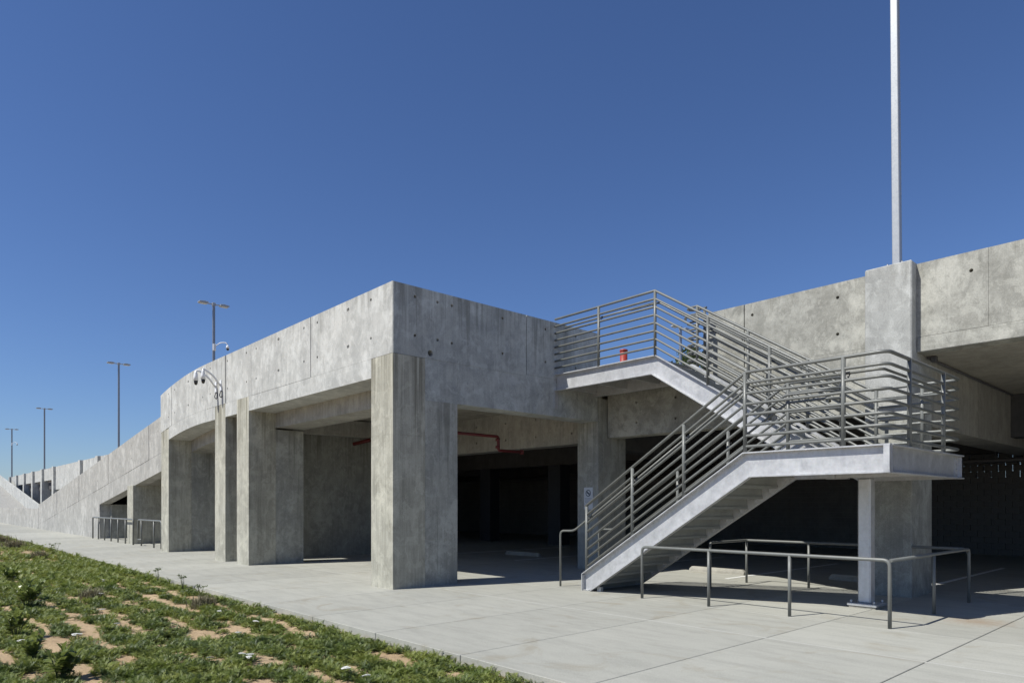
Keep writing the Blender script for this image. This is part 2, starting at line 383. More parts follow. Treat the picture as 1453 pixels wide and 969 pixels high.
pav = MB().box(-140, 40, -2.615, 60, -.30, -.020).build('pavement', M['mortar']); tag(pav, kind='structure')
def slab_row(y0, y1, x_list, gap=.006):
    cache = {}
    for x0, x1 in x_list:
        key = round(x1-x0, 3)
        if key not in cache:
            me = MB().box(0, x1-x0-2*gap, 0, y1-y0-2*gap, -.15 if y0 < -2 else -.018, 0).mesh('paving_slab', M['paving'], (0,0,0), .005); cache[key] = me
        o = bpy.data.objects.new('paving_slab', cache[key]); COL.objects.link(o); o.parent = pav; o.location = (x0+gap, y0+gap, 0)
xs = [9.09-1.785*k for k in range(-4, 24)]; xs = sorted(xs)
far_xs = [-140, -110, -90, -74, -62, -52, -45, -39, xs[0]]
cols = list(zip(far_xs[:-1], far_xs[1:])) + list(zip(xs[:-1], xs[1:])) + [(xs[-1], 20), (20, 40)]
slab_row(-2.64, .80, cols); slab_row(.80, 2.57, cols); slab_row(2.57, 6.5, [c for k, c in enumerate(cols)])
slab_row(6.5, 13.0, [(-140, -60), (-60, -30)]+[(-30+6*k, -24+6*k) for k in range(11)]); slab_row(13, 36, [(-140, -40), (-40, -10), (-10, 40)])
for o in pav.children:
    if o.location.y > 6: o.active_material = M['floor'] if False else o.active_material
jf = MB().box(-14, 20, .792, .808, -.016, .0015).build('joint_filler', M['filler'], pav)
for x, y0, y1 in ((3.35, 6.66, 12.6), (6.88, 6.66, 14.4), (-.2, 6.66, 12.6), (-3.7, 6.66, 12.6), (-7.2, 6.66, 12.6), (10.4, 6.66, 12.6)):
    o = MB().box(x-.05, x+.05, y0, y1, .001, .005).build('parking_line', M['pale_paint']); tag(o, kind='structure')

# planting bed soil
def soil_z(x, y):
    d = max(0.0, min(1.0, (-2.66-y)/.8))
    n = noise.noise((x*.55, y*.55, 3.1))*.045 + noise.noise((x*1.7, y*1.7, 7.7))*.028 + noise.noise((x*6, y*6, 1.7))*.010
    return -.11 + n*(.35+.65*d) - .01*d
NX, NY = 300, 130
gx = np.concatenate([np.linspace(-60, -14, 60, endpoint=False), np.linspace(-14, 12, NX-60)]); gy = np.concatenate([-2.64-np.linspace(0, 1, 80)**1.2*7, np.linspace(-9.9, -40, NY-80)])
vs = [(x, y, soil_z(x, y)) for y in gy for x in gx]
fs = [(j*NX+i, j*NX+i+1, (j+1)*NX+i+1, (j+1)*NX+i) for j in range(NY-1) for i in range(NX-1)]
sb = MB(); sb.add(vs, fs, True); so = sb.build('planting_soil', M['soil']); tag(so, kind='structure')

# ================================================================== GARAGE
garage = thing('parking_garage', (0, 0, 0), 'two-level exposed concrete parking garage with open bays, roof-deck parapets and a descending ramp', 'building')
G = garage
TOP = 6.06
def curve_drop(x): return .0172*max(0.0, -10.7-x)**2
# --- L-face parapet panels (the long sunlit front), joints open between them
JL = [-.014, -3.54, -7.12, -9.05, -10.65, -14.26, -15.58]
HL = [(-.83, 5.865), (-.83, 5.075), (-1.78, 5.865), (-1.78, 5.07), (-3.21, 5.87), (-3.21, 5.07), (-3.89, 5.87), (-3.89, 5.075), (-5.34, 5.87), (-5.34, 5.075), (-6.77, 5.87), (-6.77, 5.07), (-7.46, 5.87), (-7.46, 5.07), (-8.90, 5.87), (-8.90, 5.07), (-10.35, 5.87), (-10.35, 5.08), (-11.03, 5.83), (-11.03, 5.06), (-12.47, 5.75), (-12.47, 4.97), (-13.92, 5.66), (-13.92, 4.87), (-14.62, 5.6), (-14.62, 4.78)]
for k in range(len(JL)-1):
    x1, x0 = JL[k], JL[k+1]; ga = .016 if k != 2 else .05; gb = .016
    if k == 0: mb = panel('x', x0+.012, x1, 4.652, TOP, 0, .26, HL, 2)
    else: mb = panel('x', x0+(.045 if k == 2 else .012), x1-.012, lambda p: 4.652-curve_drop(p)*.9, lambda p: TOP-curve_drop(p), (-.004)*(k % 2), .26, HL, 8)
    mb.build('parapet_panel', M['parapet'], G)
# backing behind the joints, and corner chamfer
mb = panel('x', -15.56, -.3, lambda p: 4.67-curve_drop(p)*.9, lambda p: TOP-.02-curve_drop(p), .22, .12, (), 16); mb.build('parapet_backing', M['mortar'], G)
# --- R-face parapet panels (shaded end wall)
HR = [(.90, 4.77, .062), (.52, 5.85), (.52, 5.07), (1.08, 5.85), (1.08, 5.07), (1.45, 5.85), (1.45, 5.06), (2.87, 5.85), (2.88, 5.06), (4.24, 5.84), (5.3, 5.84), (4.24, 5.06), (5.3, 5.06)]
mb = panel('y', .014, 3.602, 4.652, TOP-.002, 0, .28, HR, 1); mb.add([(-.014,0,4.652),(0,.014,4.652),(0,.014,TOP-.002),(-.014,0,TOP-.002),(-.02,.02,4.652),(-.02,.02,TOP-.002)], [(0,1,2,3),(2,5,3),(0,4,1)])
mb.build('parapet_panel', M['parapet_side'], G)
panel('y', 3.622, 6.13, 4.687, TOP-.002, 0, .28, HR, 1).build('parapet_panel', M['parapet_side'], G)
MB().box(-.30, -.24, .3, 6.1, 4.69, TOP-.03).build('parapet_backing', M['mortar'], G)
# --- piers: column (.77 deep) plus wing (to 1.6), each 0.82-0.87 wide
def pier(x0, x1, ztop, sidemat, wingtop=3.80, lift=True):
    zt = ztop if not callable(ztop) else ztop((x0+x1)/2)
    MB().box(x0, x1, 0, .768, -.02, 3.0495).build('pier', M['pier'], G, .004)
    MB().box(x0, x1, .0015, .768, 3.0497, zt).build('pier', M['pier'], G, .004)
    MB().box(x0+.012, x1-.003, .7682, 1.60, -.02, .9495).build('wing_wall', sidemat, G, .003)
    MB().box(x0+.012, x1-.002, .7682, 1.601, .9497, 2.5995).build('wing_wall', sidemat, G, .003)
    MB().box(x0+.012, x1-.003, .7682, 1.60, 2.5997, wingtop).build('wing_wall', sidemat, G, .003)
pier(-.82, 0, 4.648, M['wing'])
pier(-8.17, -7.30, 4.655, M['wing'])
pier(-9.94, -9.07, 4.655, M['wing'])
pier(-15.50, -14.62, 4.655-curve_drop(-15.0)*.9, M['wing'])
# --- spandrel beams of the front: outer beam bottom 4.26, inner beam bottom 3.84
def zo(p): return 4.255-curve_drop(p)*.9*1.15
for x0, x1 in ((-7.30, -.82), (-9.07, -8.17), (-14.62, -9.94)):
    panel('x', x0, x1, zo, lambda p: 4.65-curve_drop(p)*.9, .0012, .758, (), 8).build('spandrel_beam', M['parapet'], G)
    panel('x', x0, x1, lambda p: zo(p)-.41, lambda p: 4.5-curve_drop(p)*.9, .764, .83, (), 8).build('inner_beam', M['beam'], G)
# --- end beam on the R face
MB().box(-.52, -.006, .77, 1.60, 3.80, 4.65).build('end_beam', M['parapet_side'], G)
MB().box(-.53, -.004, 1.602, 3.612, 3.80, 4.65).build('end_beam', M['parapet_side'], G)
MB().box(-.53, -.004, 3.613, 5.36, 3.80, 4.684).build('end_beam', M['parapet_side'], G)
MB().box(-.53, -.003, 5.364, 6.13, 3.80, 4.684).build('end_beam', M['parapet_side'], G)
# galvanised embed plate where the stair lands
MB().box(.001, .012, 4.52, 4.66, 3.98, 4.44).build('embed_plate', M['galv'], G, .003)
# --- corner column: pier on the R face and return on the sunlit line
MB().box(-.70, .012, 6.132, 6.296, -.02, 4.64).build('column', M['wing'], G, .012)
MB().box(-.70, .0, 6.30, 7.28, -.02, 4.41).build('column', M['wing'], G, .012)
# --- sunlit line of the deck edge: pilasters, parapet panels, deep beams
def kcol(x0, x1, top=6.06):
    MB().box(x0, x1, 6.25, 7.36, -.02, 3.20).build('column', M['wing'], G, .015)
    MB().box(x0, x1, 6.252, 7.36, 3.204, top).build('column', M['pilaster'], G, .02)
kcol(6.45, 7.25)
HS = [(4.05, 5.77), (4.05, 5.05), (5.85, 5.74), (5.85, 5.02), (8.1, 5.7), (8.9, 5.1), (9.9, 5.72)]
panel('x', 2.98, 3.855, 4.66, 6.03, 6.50, .26, HS).build('parapet_panel', M['parapet_right'], G)
panel('x', 3.875, 6.448, 4.66, 6.03, 6.504, .26, HS).build('parapet_panel', M['parapet_right'], G)
panel('x', 7.252, 8.35, 4.70, 6.03, 6.50, .26, HS).build('parapet_panel', M['parapet_right'], G)
panel('x', 8.353, 11.2, 4.70, 6.03, 6.504, .26, HS).build('parapet_panel', M['parapet_right'], G)
panel('x', 11.215, 14.2, 4.70, 6.03, 6.50, .26, HS).build('parapet_panel', M['parapet_right'], G)
panel('x', 14.215, 30, 4.70, 6.03, 6.50, .26, HS).build('parapet_panel', M['parapet_right'], G)
MB().box(7.252, 30, 6.497, 6.9, 4.425, 4.697).build('edge_beam', M['parapet_right'], G, .012)
panel('x', .03, 6.448, 3.40, 4.655, 6.497, .45, [(p, z) for p in (.95, 2.1, 3.3, 4.5, 5.7) for z in (3.72, 4.22)]).build('edge_beam', M['parapet_right'], G)
# --- beams running back from the columns, deck slab, deck top
for x in (6.47, 14.0, -1.05+.0, -16.0, -23.5, -31):
    MB().box(x, x+.776, 7.362 if x > 0 else 7.29, 26, 3.15, 4.418).build('deck_beam', M['beam'] if x > 3 else M['dark'], G, .01)  # left-hand beams take the concrete with shade in its colour
MB().box(-8.52, -8.20, 1.70, 6.0, 3.86, 4.38).build('deck_beam', M['beam'], G, .01)
panel('x', -8.19, -.705, 3.32, 4.41, 6.45, .5, [(p, z) for p in (-6.6, -5.3, -3.9, -2.6, -1.2) for z in (3.62, 4.12)]).build('deck_beam', M['beam'], G)
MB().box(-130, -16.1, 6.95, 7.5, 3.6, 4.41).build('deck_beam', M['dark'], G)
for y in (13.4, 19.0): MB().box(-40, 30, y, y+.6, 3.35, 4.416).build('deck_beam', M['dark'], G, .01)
MB().box(-130, 30, 6.9, 26.0, 4.42, 4.69).build('deck_slab', M['soffit'], G)
MB().box(-15.4, -.3, .77, 6.9, 4.415, 4.688).build('deck_slab', M['soffit'], G)
MB().box(-.3, 2.97, 5.98, 6.9, 4.66, 4.692).build('deck_slab', M['paving'], G)
for x in (-8.9, -13.4, -21.0):
    for y in (13.3,):
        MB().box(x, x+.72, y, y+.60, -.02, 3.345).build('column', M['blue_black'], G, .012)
# shear wall behind the joint piers
MB().box(-9.94, -9.075, 1.61, 6.3, -.02, 1.8548).build('shear_wall', M['wing'], G, .002)
MB().box(-9.94, -9.0735, 1.61, 6.3, 1.855, 2.9648).build('shear_wall', M['wing'], G, .002)
MB().box(-9.94, -9.075, 1.61, 6.3, 2.965, 4.41).build('shear_wall', M['wing'], G, .002)
# --- block wall at the back, with open head joints in four courses on the right
BW, BH, YB = .397, .200, 20.0
blocks_near = []; rest = MB()
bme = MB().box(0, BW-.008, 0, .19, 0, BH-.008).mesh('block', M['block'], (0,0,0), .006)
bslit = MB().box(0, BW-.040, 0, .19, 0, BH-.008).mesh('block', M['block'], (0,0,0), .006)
cand = []
for c in range(17):
    z = c*BH
    for k in range(-70, 40):
        x = k*BW + (BW/2 if c % 2 else 0)
        cand.append((x, z, c))
def showkey(q):   # the blocks that show largest: right of the stair foot, near the camera axis
    x, z, c = q; d = math.hypot(x-cam.location.x, YB-cam.location.y)
    return d + (0 if -2.5 < x < 8 else 60)
cand.sort(key=showkey)
backing = MB()
for n, (x, z, c) in enumerate(cand):
    slit = c in (13, 14, 15, 16) and x > 3.9
    if n < 290: blocks_near.append((x, z, slit))
    else: rest.box(x, x+BW-(.04 if slit else .008), YB, YB+.19, z, z+BH-.008)
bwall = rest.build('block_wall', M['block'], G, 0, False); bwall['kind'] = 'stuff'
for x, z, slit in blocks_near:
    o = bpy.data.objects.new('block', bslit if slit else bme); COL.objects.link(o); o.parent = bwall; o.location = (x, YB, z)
core = MB().box(-140, 40, YB+.06, YB+.13, -.02, 13*BH-.004)  # core runs on past the blocks, added to keep back light out
core.box(-140, 3.9, YB+.06, YB+.13, 13*BH-.004, 4.42)
for c in (13, 14, 15, 16):
    for k in range(10, 80):
        x = k*BW+(BW/2 if c % 2 else 0)
        if x > 3.75: core.box(x+.004, x+BW-.036, YB+.061, YB+.129, c*BH-.006, (c+1)*BH-.006)
core.box(3.9, 40, YB+.06, YB+.13, 17*BH-.006, 4.42)
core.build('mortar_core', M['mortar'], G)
# conduit run and box under the soffit by the column, and a pipe run in front of the block wall
MB().tube([(7.30, 6.95, 4.385), (7.30, 25, 4.385)], .022, 8).build('conduit', M['cable'], G)
MB().box(7.33, 7.43, 6.98, 7.08, 4.31, 4.419).build('junction_box', M['cable'], G, .012)
cp = MB().tube([(-20, 17.6, 3.02), (20, 17.6, 3.02)], .075, 8); cp.tube([(6.0, 17.6, 3.02), (6.0, 17.6, 4.4)], .03, 8); cp.build('pipe_run', M['cable'], G)
# --- ramp wall on the left: sloping parapet band with panels, wall below, opening with pier
YR = .45
def rt(x): return 5.08 + (x+17.3)*.1143          # top of the sloping parapet
def rj(x): return rt(x) - 1.40                    # joint under the band
def rs(x): return 1.72 + (x+27.6)*.1210           # soffit of the opening
jr = [-15.55, -18.9, -22.8, -25.9, -29.3, -32.8, -36.3, -39.6, -43.0, -46.9]
HW = [(-17.0, 4.75), (-17.0, 4.05), (-19.6, 4.2), (-21.6, 3.7), (-21.6, 4.25), (-23.6, 3.55), (-24.9, 3.3), (-28.2, 2.9), (-31.4, 2.6)]
for k in range(len(jr)-1):
    x1, x0 = jr[k], jr[k+1]
    panel('x', x0+.014, x1-.014, rj, rt, YR-.006*(k % 2), .25, HW, 1).build('parapet_panel', M['ramp'], G)
panel('x', -46.9, -15.6, lambda p: rj(p)+.01, lambda p: rt(p)-.03, YR+.2, .1, (), 2).build('parapet_backing', M['mortar'], G)
wb = MB()
panel('x', -46.9, -27.75, -.02, lambda p: max(rj(p)-.004, 0.0), YR+.004, .45, (), 10).build('ramp_wall', M['ramp'], G)
panel('x', -27.75, -15.6, rs, lambda p: rj(p)-.004, YR+.004, .45, (), 2).build('ramp_wall', M['ramp'], G)
MB().box(-22.05, -21.1, YR-.06, 1.75, -.02, 2.52).build('pier', M['pier'], G, .012)
MB().prism([(-46, .0), (-15.5, 3.72), (-15.5, 4.0), (-46, .30)], YR+.46, 5.9).build('ramp_deck', M['soffit'], G)
panel('x', -46.9, -15.6, -.02, rt, 5.9, .25, (), 2).build('ramp_wall', M['wing'], G)
MB().box(-27.76, -27.4, YR+.46, 5.9, -.02, 1.70).build('ramp_wall', M['wing'], G)
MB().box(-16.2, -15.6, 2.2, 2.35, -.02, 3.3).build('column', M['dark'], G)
# --- far ramp rising to the left and its low front wall
panel('x', -72.2, -46.93, -.02, 1.44, YR-.004, .3, (), 1).build('ramp_wall', M['ramp'], G)
panel('x', -135, -72.23, -.02, 1.44, YR, .3, (), 1).build('ramp_wall', M['ramp'], G)
def r2(x): return max(-.3, 1.47+.125*(-96-x))
MB().prism([(-84, -.1), (-135, r2(-135)-.3), (-135, r2(-135)), (-84, .0)], YR+.32, 5.5).build('ramp_deck', M['floor'], G)
for x1, x0 in ((-84, -92), (-92, -100), (-100, -108), (-108, -116), (-116, -124), (-124, -132)):
    panel('x', x0+.02, x1-.02, lambda p: r2(p)-.1, lambda p: 1.80+.121*(-86-p), 5.5, .25, (), 1).build('parapet_panel', M['parapet'], G)
# --- distant deck edge at the upper level: pilasters, parapet, openings
pil = [-24.2, -29.98, -37.2, -44.6, -52.4, -59.0, -66.6, -81.3, -89.2, -96.6, -104.3, -112.0, -119.7]
prev = -16.0
for x in pil:
    MB().box(x, x+1.0, 6.25, 7.3, -.02, 6.06).build('pilaster', M['parapet'], G, .02)
    panel('x', x+1.004, prev-.004, 4.62, 6.03, 6.5, .25, (), 1).build('parapet_panel', M['parapet'], G)
    if prev > -80: MB().box(x+1.004, prev-.004, 6.49, 7.0, 3.45, 4.615).build('edge_beam', M['parapet'], G)
    prev = x
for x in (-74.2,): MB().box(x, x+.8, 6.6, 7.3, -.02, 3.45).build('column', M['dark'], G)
MB().box(29.5, 29.9, 6.6, 26, -.02, 4.41).build('light_stop_wall', M['dark'], G)  # unseen wall added to keep light from entering at this end
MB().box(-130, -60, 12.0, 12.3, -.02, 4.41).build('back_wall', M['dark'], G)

# ================================================================== STAIR
stair = thing('steel_stair', (2.6, 2.7, 0), 'galvanised steel switchback stair with pipe guardrails climbing from the pavement to the roof deck', 'stair')
SP = .6355; YO, YI, YU, YF = 2.76, 4.20, 4.62, 5.95      # web planes: outer lower, inner lower, near upper, far upper
ZL, ZU = 2.49, 4.80
def strip(mb, up, lo, y0, y1):
    """solid slab between two matching polylines (x, z), swept y0..y1"""
    n = len(up); vs = []
    for y in (y0, y1): vs += [(x, y, z) for x, z in up] + [(x, y, z) for x, z in lo]
    fs = []
    for i in range(n-1):
        fs += [(i, i+1, n+i+1, n+i), (2*n+i+1, 2*n+i, 3*n+i, 3*n+i+1), (i+1, i, 2*n+i, 2*n+i+1), (n+i, n+i+1, 3*n+i+1, 3*n+i)]
    fs += [(0, n, 3*n, 2*n), (n-1, 3*n-1, 4*n-1, 2*n-1)]
    mb.add(vs, fs); return mb
SD, FW, TW, TF = .395, .085, .014, .02
def stringer(up, lo, ysgn, yweb):
    mb = MB(); strip(mb, up, lo, *sorted((yweb, yweb-ysgn*TW)))
    y0, y1 = sorted((yweb, yweb+ysgn*FW))
    strip(mb, up, [(x, z-TF) for x, z in up], y0, y1); strip(mb, [(x, z+TF) for x, z in lo], lo, y0, y1)
    return mb
for yw, sg, xe in ((YO, -1, 8.105), (YI, 1, 6.75)):
    zf = lambda x: ZL-SP*(5.95-x)
    kb = 6.06; xq = kb-(ZL-SD)/SP
    up = [(2.54, zf(2.54)), (xq, zf(xq)), (5.95, ZL), (xe, ZL)]; lo = [(2.54, 0), (xq, 0), (kb, ZL-SD), (xe, ZL-SD)]
    mb = MB(); strip(mb, up, lo, *sorted((yw, yw-sg*TW))); y0, y1 = sorted((yw, yw+sg*FW))
    strip(mb, up, [(x, z-TF) for x, z in up], y0, y1)
    strip(mb, [(x, z+TF) for x, z in lo[1:]], lo[1:], y0, y1)
    mb.box(2.54, 2.56, y0, y1, 0, zf(2.54)-TF)
    mb.build('stringer', M['galv'], stair, 0)
for yw, sg, xl in ((YU, -1, .012), (YF, 1, .012)):
    xk = 2.93 + (ZU-ZL)/SP
    up = [(xl, ZU), (2.93, ZU), (xk, ZL), (xk+.25 if sg < 0 else 8.0, ZL)]
    stringer(up, [(up[0][0], ZU-SD), (2.83, ZU-SD), (xk-.10, ZL-SD), (up[3][0], ZL-SD)], sg, yw).build('stringer', M['galv'], stair, 0)
# end channel of the landing, flanges outward (+x)
ec = MB(); ec.box(8.018, 8.032, 2.775, 6.03, ZL-.395, ZL-.001); ec.box(8.031, 8.115, 2.765, 6.04, ZL-.022, ZL-.002); ec.box(8.031, 8.115, 2.765, 6.04, ZL-.397, ZL-.377)
ec.build('landing_channel', M['galv'], stair, .003)
MB().box(8.02, 8.10, 2.672, 2.764, ZL-.393, ZL-.003).build('end_plate', M['galv'], stair, .002)
ca = MB().box(8.033, 8.043, 5.80, 5.95, ZL-.37, ZL-.03); ca.box(8.033, 8.10, 5.95, 5.962, ZL-.37, ZL-.03); ca.build('clip_angle', M['galv'], stair)
for z in (2.16, 2.25, 2.34, 2.42):
    MB().tube([(8.043, 5.87, z), (8.062, 5.87, z)], .014, 6).build('bolt', M['galv'], stair)
MB().box(6.0, 8.016, 2.776, 5.934, ZL-.11, ZL-.075).build('landing_floor', M['tread'], stair)
for x in (6.55, 7.25): MB().box(x, x+.06, 2.777, 5.932, ZL-.30, ZL-.112).build('landing_joist', M['galv'], stair)
MB().box(5.96, 8.017, 4.22, 4.30, ZL-.39, ZL-.112).build('landing_joist', M['galv'], stair)
MB().box(.014, 2.98, 4.636, 5.934, ZU-.12, ZU-.085).build('landing_floor', M['tread'], stair)
for x in (.1, 1.05, 2.0, 2.9): MB().box(x, x+.05, 4.637, 5.932, ZU-.33, ZU-.122).build('landing_joist', M['galv'], stair)
# treads: bent pan, riser with turned lip, and clip angles
tp = MB(); W_ = YI-YO-.03
tp.box(0, .30, 0, W_, -.045, 0); tp.box(-.006, .0, 0, W_, -.181, .0); tp.box(-.03, -.006, 0, W_, -.181, -.174)
tm = tp.mesh('tread', M['tread'], (0, 0, 0), .0)
clip = MB().box(0, .045, 0, .006, -.11, -.046); clip.box(0, .006, -.05, .0, -.11, -.046); clm = clip.mesh('clip_angle', M['galv'])
tl = Vector(stair.location)
for i in range(12):
    x = 2.68+i*.2800; z = .181*(i+1)
    o = bpy.data.objects.new('tread', tm); COL.objects.link(o); o.parent = stair; o.location = Vector((x, YO+.015, z))-tl
    c = bpy.data.objects.new('clip_angle', clm); COL.objects.link(c); c.parent = o; c.location = (.17, W_-.008, 0)
for i in range(12):
    x = 6.28-i*.2800; z = 2.39+.181*(i+1)
    o = bpy.data.objects.new('tread', tm); COL.objects.link(o); o.parent = stair; o.location = Vector((x, YF-.018, z))-tl; o.rotation_euler = (0, 0, math.pi); o.scale = (1, .91, 1)
MB().box(2.56, 2.70, YO-.06, YI+.05, .004, .016).build('foot_plate', M['galv'], stair, .002)
MB().box(2.86, 2.95, YO+.01, YO+.09, .0, .09).build('foot_angle', M['galv'], stair, .002)
# tube post under the landing with base plate, grout and bolts
MB().box(7.05, 7.25, 4.34, 4.54, .075, ZL-.398).build('support_post', M['galv_post'], stair, .02)
MB().box(6.93, 7.38, 4.22, 4.66, .035, .075).build('base_plate', M['galv'], stair, .006)
MB().box(6.95, 7.36, 4.24, 4.64, -.005, .035).build('grout_pad', M['stop'], stair, .006)
for x in (6.98, 7.33):
    for y in (4.27, 4.61): MB().tube([(x, y, .075), (x, y, .125)], .019, 6).build('bolt', M['galv'], stair)
# guardrails ------------------------------------------------------------
GT, GS = 3.755, .1675
YG, YC, YU2, YB2 = 2.735, 4.17, 4.555, 5.985
XK = 6.68; ZK = lambda x: GT + SP*(XK-x)
def zlow(x): return GT - SP*(5.97-x)
for i in range(8):
    d = -i*GS; r = .0275 if i == 0 else .024; nm = 'top_rail' if i == 0 else 'rail'
    p = [(2.60 if i == 0 else 2.63, YG, zlow(2.63)+d), (5.97, YG, GT+d), (8.06, YG, GT+d), (8.06, YB2, GT+d), (XK, YB2, GT+d), (3.02, YB2, ZK(3.02)+d)]
    p = fillet(p, .13, 6, {2, 3})
    zt = ZK(3.02)+d
    p += [Vector((2.86, YB2, zt)), Vector((2.77, YB2+.03, zt)), Vector((2.72, YB2+.09, zt)), Vector((2.72, YB2+.16, zt)), Vector((2.77, YB2+.22, zt)), Vector((2.86, YB2+.25, zt)), Vector((3.1, YB2+.25, zt))]
    MB().tube(p, r, 8).build(nm, M['rail'], stair)
    yc = (YC+YU2)/2; ry = (YU2-YC)/2
    p = [(2.63, YC, zlow(2.63)+d), (5.97, YC, GT+d), (XK-.05, YC, GT+d)]
    p += [(XK-.05+ry*math.sin(t)*.9, yc-ry*math.cos(t), GT+d) for t in [R(20*k) for k in range(1, 9)]]
    p += [(XK-.05, YU2, GT+d+.03), (2.92, YU2, ZK(2.92)+d), (.012, YU2, ZK(2.92)+d-.02)]
    MB().tube(p, r, 8).build(nm, M['rail'], stair)
def gpost(x, y, zt, zb): MB().tube([(x, y, zb), (x, y, zt)], .032, 10).build('post', M['rail'], stair)
zs_low = lambda x: ZL - SP*(5.95-x) if x < 5.95 else ZL
zs_up = lambda x: ZU if x < 2.93 else max(ZL, ZU-SP*(x-2.93))
for x in (2.63, 3.735, 4.83): gpost(x, YG, zlow(x), zs_low(x)-.005); gpost(x, YC, zlow(x), zs_low(x)-.005)
gpost(5.96, YG, GT, ZL-.005); gpost(5.97, YC, GT, ZL-.1); gpost(7.47, YG, GT, ZL-.005)
for y in (3.57, 5.12): gpost(8.06, y, GT, ZL-.005)
gpost(7.50, YB2, GT, ZL-.005); gpost(6.75, YB2, GT, ZL-.005); gpost(XK+.11, (YC+YU2)/2, GT, ZL-.1)
for x in (5.49, 4.24, 3.02): gpost(x, YB2, ZK(x), zs_up(x)-.005)
gpost(3.05, YB2+.25, ZK(3.02), ZU-.1)
for x in (5.44, 4.17): gpost(x, YU2, ZK(x), zs_up(x)-.005)
gpost(2.92, YU2, ZK(2.92), ZU-.005); gpost(1.38, YU2, ZK(2.92)-.01, ZU-.005)
# handrails with brackets
HD = -.215; hr = .021
def hand(pts, f=.05, w=None):
    MB().tube(fillet(pts, f, 5, w), hr, 8).build('handrail', M['rail'], stair)
yh = YG+.10
hand([(1.80, yh+.03, 0), (1.80, yh+.03, zlow(2.20)+HD-.01), (2.20, yh, zlow(2.20)+HD), (5.95, yh, zlow(5.95)+HD)], .10)
hand([(6.02, yh, GT+HD), (7.96, yh, GT+HD), (7.96, YB2-.1, GT+HD), (6.78, YB2-.1, GT+HD)], .09)
yh2 = YC-.10
hand([(1.80, yh2, 0), (1.80, yh2, zlow(2.20)+HD-.01), (2.20, yh2, zlow(2.20)+HD), (5.97, yh2, GT+HD), (6.6, yh2, GT+HD), (6.85, (YC+YU2)/2, GT+HD), (6.6, YU2+.10, GT+HD), (2.95, YU2+.10, ZK(2.95)+HD), (2.2, YU2+.10, ZK(2.95)+HD)], .08)
hand([(2.86, YU2+.10, ZK(2.92)+HD-.0), (.25, YU2+.10, ZK(2.92)+HD-.02)], .05)
hand([(XK, YB2-.1, GT+HD), (3.05, YB2-.1, ZK(3.05)+HD), (2.75, YB2-.1, ZK(3.05)+HD), (2.70, YB2+.05, ZK(3.05)+HD)], .06)
br = MB()
def brk(x, y, y2, z):
    MB().tube([(x, y, z-.06), (x, (y+y2)/2, z-.075), (x, y2, z-.02)], .009, 6).build('bracket', M['cable'], stair)
for x in (2.70, 3.80, 4.9): brk(x, YG, yh, zlow(x)+HD); brk(x, YC, yh2, zlow(x)+HD)
for x in (6.05, 7.52): brk(x, YG, yh, GT+HD)
for x in (5.4, 4.15): brk(x, YU2, YU2+.1, ZK(x)+HD); brk(x, YB2, YB2-.1, ZK(x)+HD)
for x in (2.84, 1.42): brk(x, YU2, YU2+.1, ZK(2.92)+HD)
MB().box(7.44, 7.62, 2.80, 2.93, ZL-.08, ZL-.0).build('kick_angle', M['galv'], stair)

# ================================================================== low pipe barrier
bar = thing('pipe_barrier', (4.04, 2.62, 0), 'low grey-green pipe barrier fencing off the space under the steel stair', 'railing')
XA, XB, YA, YE, HB = 4.04, 8.12, 2.62, 6.28, .915
ring = [(XA, YA, 0), (XA, YA, HB), (XB, YA, HB), (XB, YE, HB), (XA, YE, HB), (XA, 4.05, HB), (XA, 4.0, HB)]
# near run ends in its own bent leg; the other sides close back to the far leg
MB().tube(fillet([(XA, YA, 0), (XA, YA, HB), (XB, YA, HB), (XB, YA, 0)], .09, 6), .0255, 12).build('rail', M['rail'], bar)
MB().tube(fillet([(XB, YA+.03, HB-.006), (XB, YE, HB-.006), (XB, YE, 0)], .09, 6, {1}), .0252, 12).build('rail', M['rail'], bar)
MB().tube(fillet([(XB-.005, YE, HB-.09), (XB-.03, YE, HB-.02), (XB-.09, YE, HB-.006), (XA, YE, HB-.006), (XA, 4.85, HB-.006), (XA, 4.85, 0)], .07, 6, {3, 4}), .0252, 12).build('rail', M['rail'], bar)
for x in (5.38, 6.74): MB().tube([(x, YA, 0), (x, YA, HB)], .0245, 12).build('post', M['rail'], bar); MB().tube([(x, YE, 0), (x, YE, HB-.01)], .0245, 12).build('post', M['rail'], bar)
MB().tube([(XB, 4.45, 0), (XB, 4.45, HB-.01)], .0245, 12).build('post', M['rail'], bar)
MB().tube([(XA, YE, 0), (XA, YE, HB-.01)], .0245, 12).build('post', M['rail'], bar)

# ================================================================== railing in the ramp opening
rl = thing('ramp_railing', (-29.0, .3, 0), 'small pipe railing guarding the low opening under the ramp wall', 'railing')
px = [-28.2, -26.95, -25.65, -24.35, -23.05, -21.75, -20.45]
MB().tube(fillet([(px[0], .25, 0), (px[0], .25, 1.06), (px[-1], .25, 1.06), (px[-1], .25, 0)], .12, 5), .035, 8).build('rail', M['rail'], rl)
for x in px[1:-1]: MB().tube([(x, .25, 0), (x, .25, 1.05)], .03, 8).build('post', M['rail'], rl)
rl2 = thing('ramp_railing', (-20.2, .5, 0), 'short bent pipe railing between the ramp pier and the nearest curved-soffit pier', 'railing')
MB().tube(fillet([(-19.9, .3, .25), (-19.9, .3, 1.06), (-16.6, .3, 1.06), (-16.6, .3, 0)], .14, 5), .035, 8).build('rail', M['rail'], rl2)
for x in (-19.4, -17.6): MB().tube([(x, .3, 0), (x, .3, 1.05)], .03, 8).build('post', M['rail'], rl2)
MB().tube(fillet([(-19.9, .3, .3), (-19.9, .3, .25), (-19.4, .3, .25)], .02, 3), .03, 8).build('rail', M['rail'], rl2)

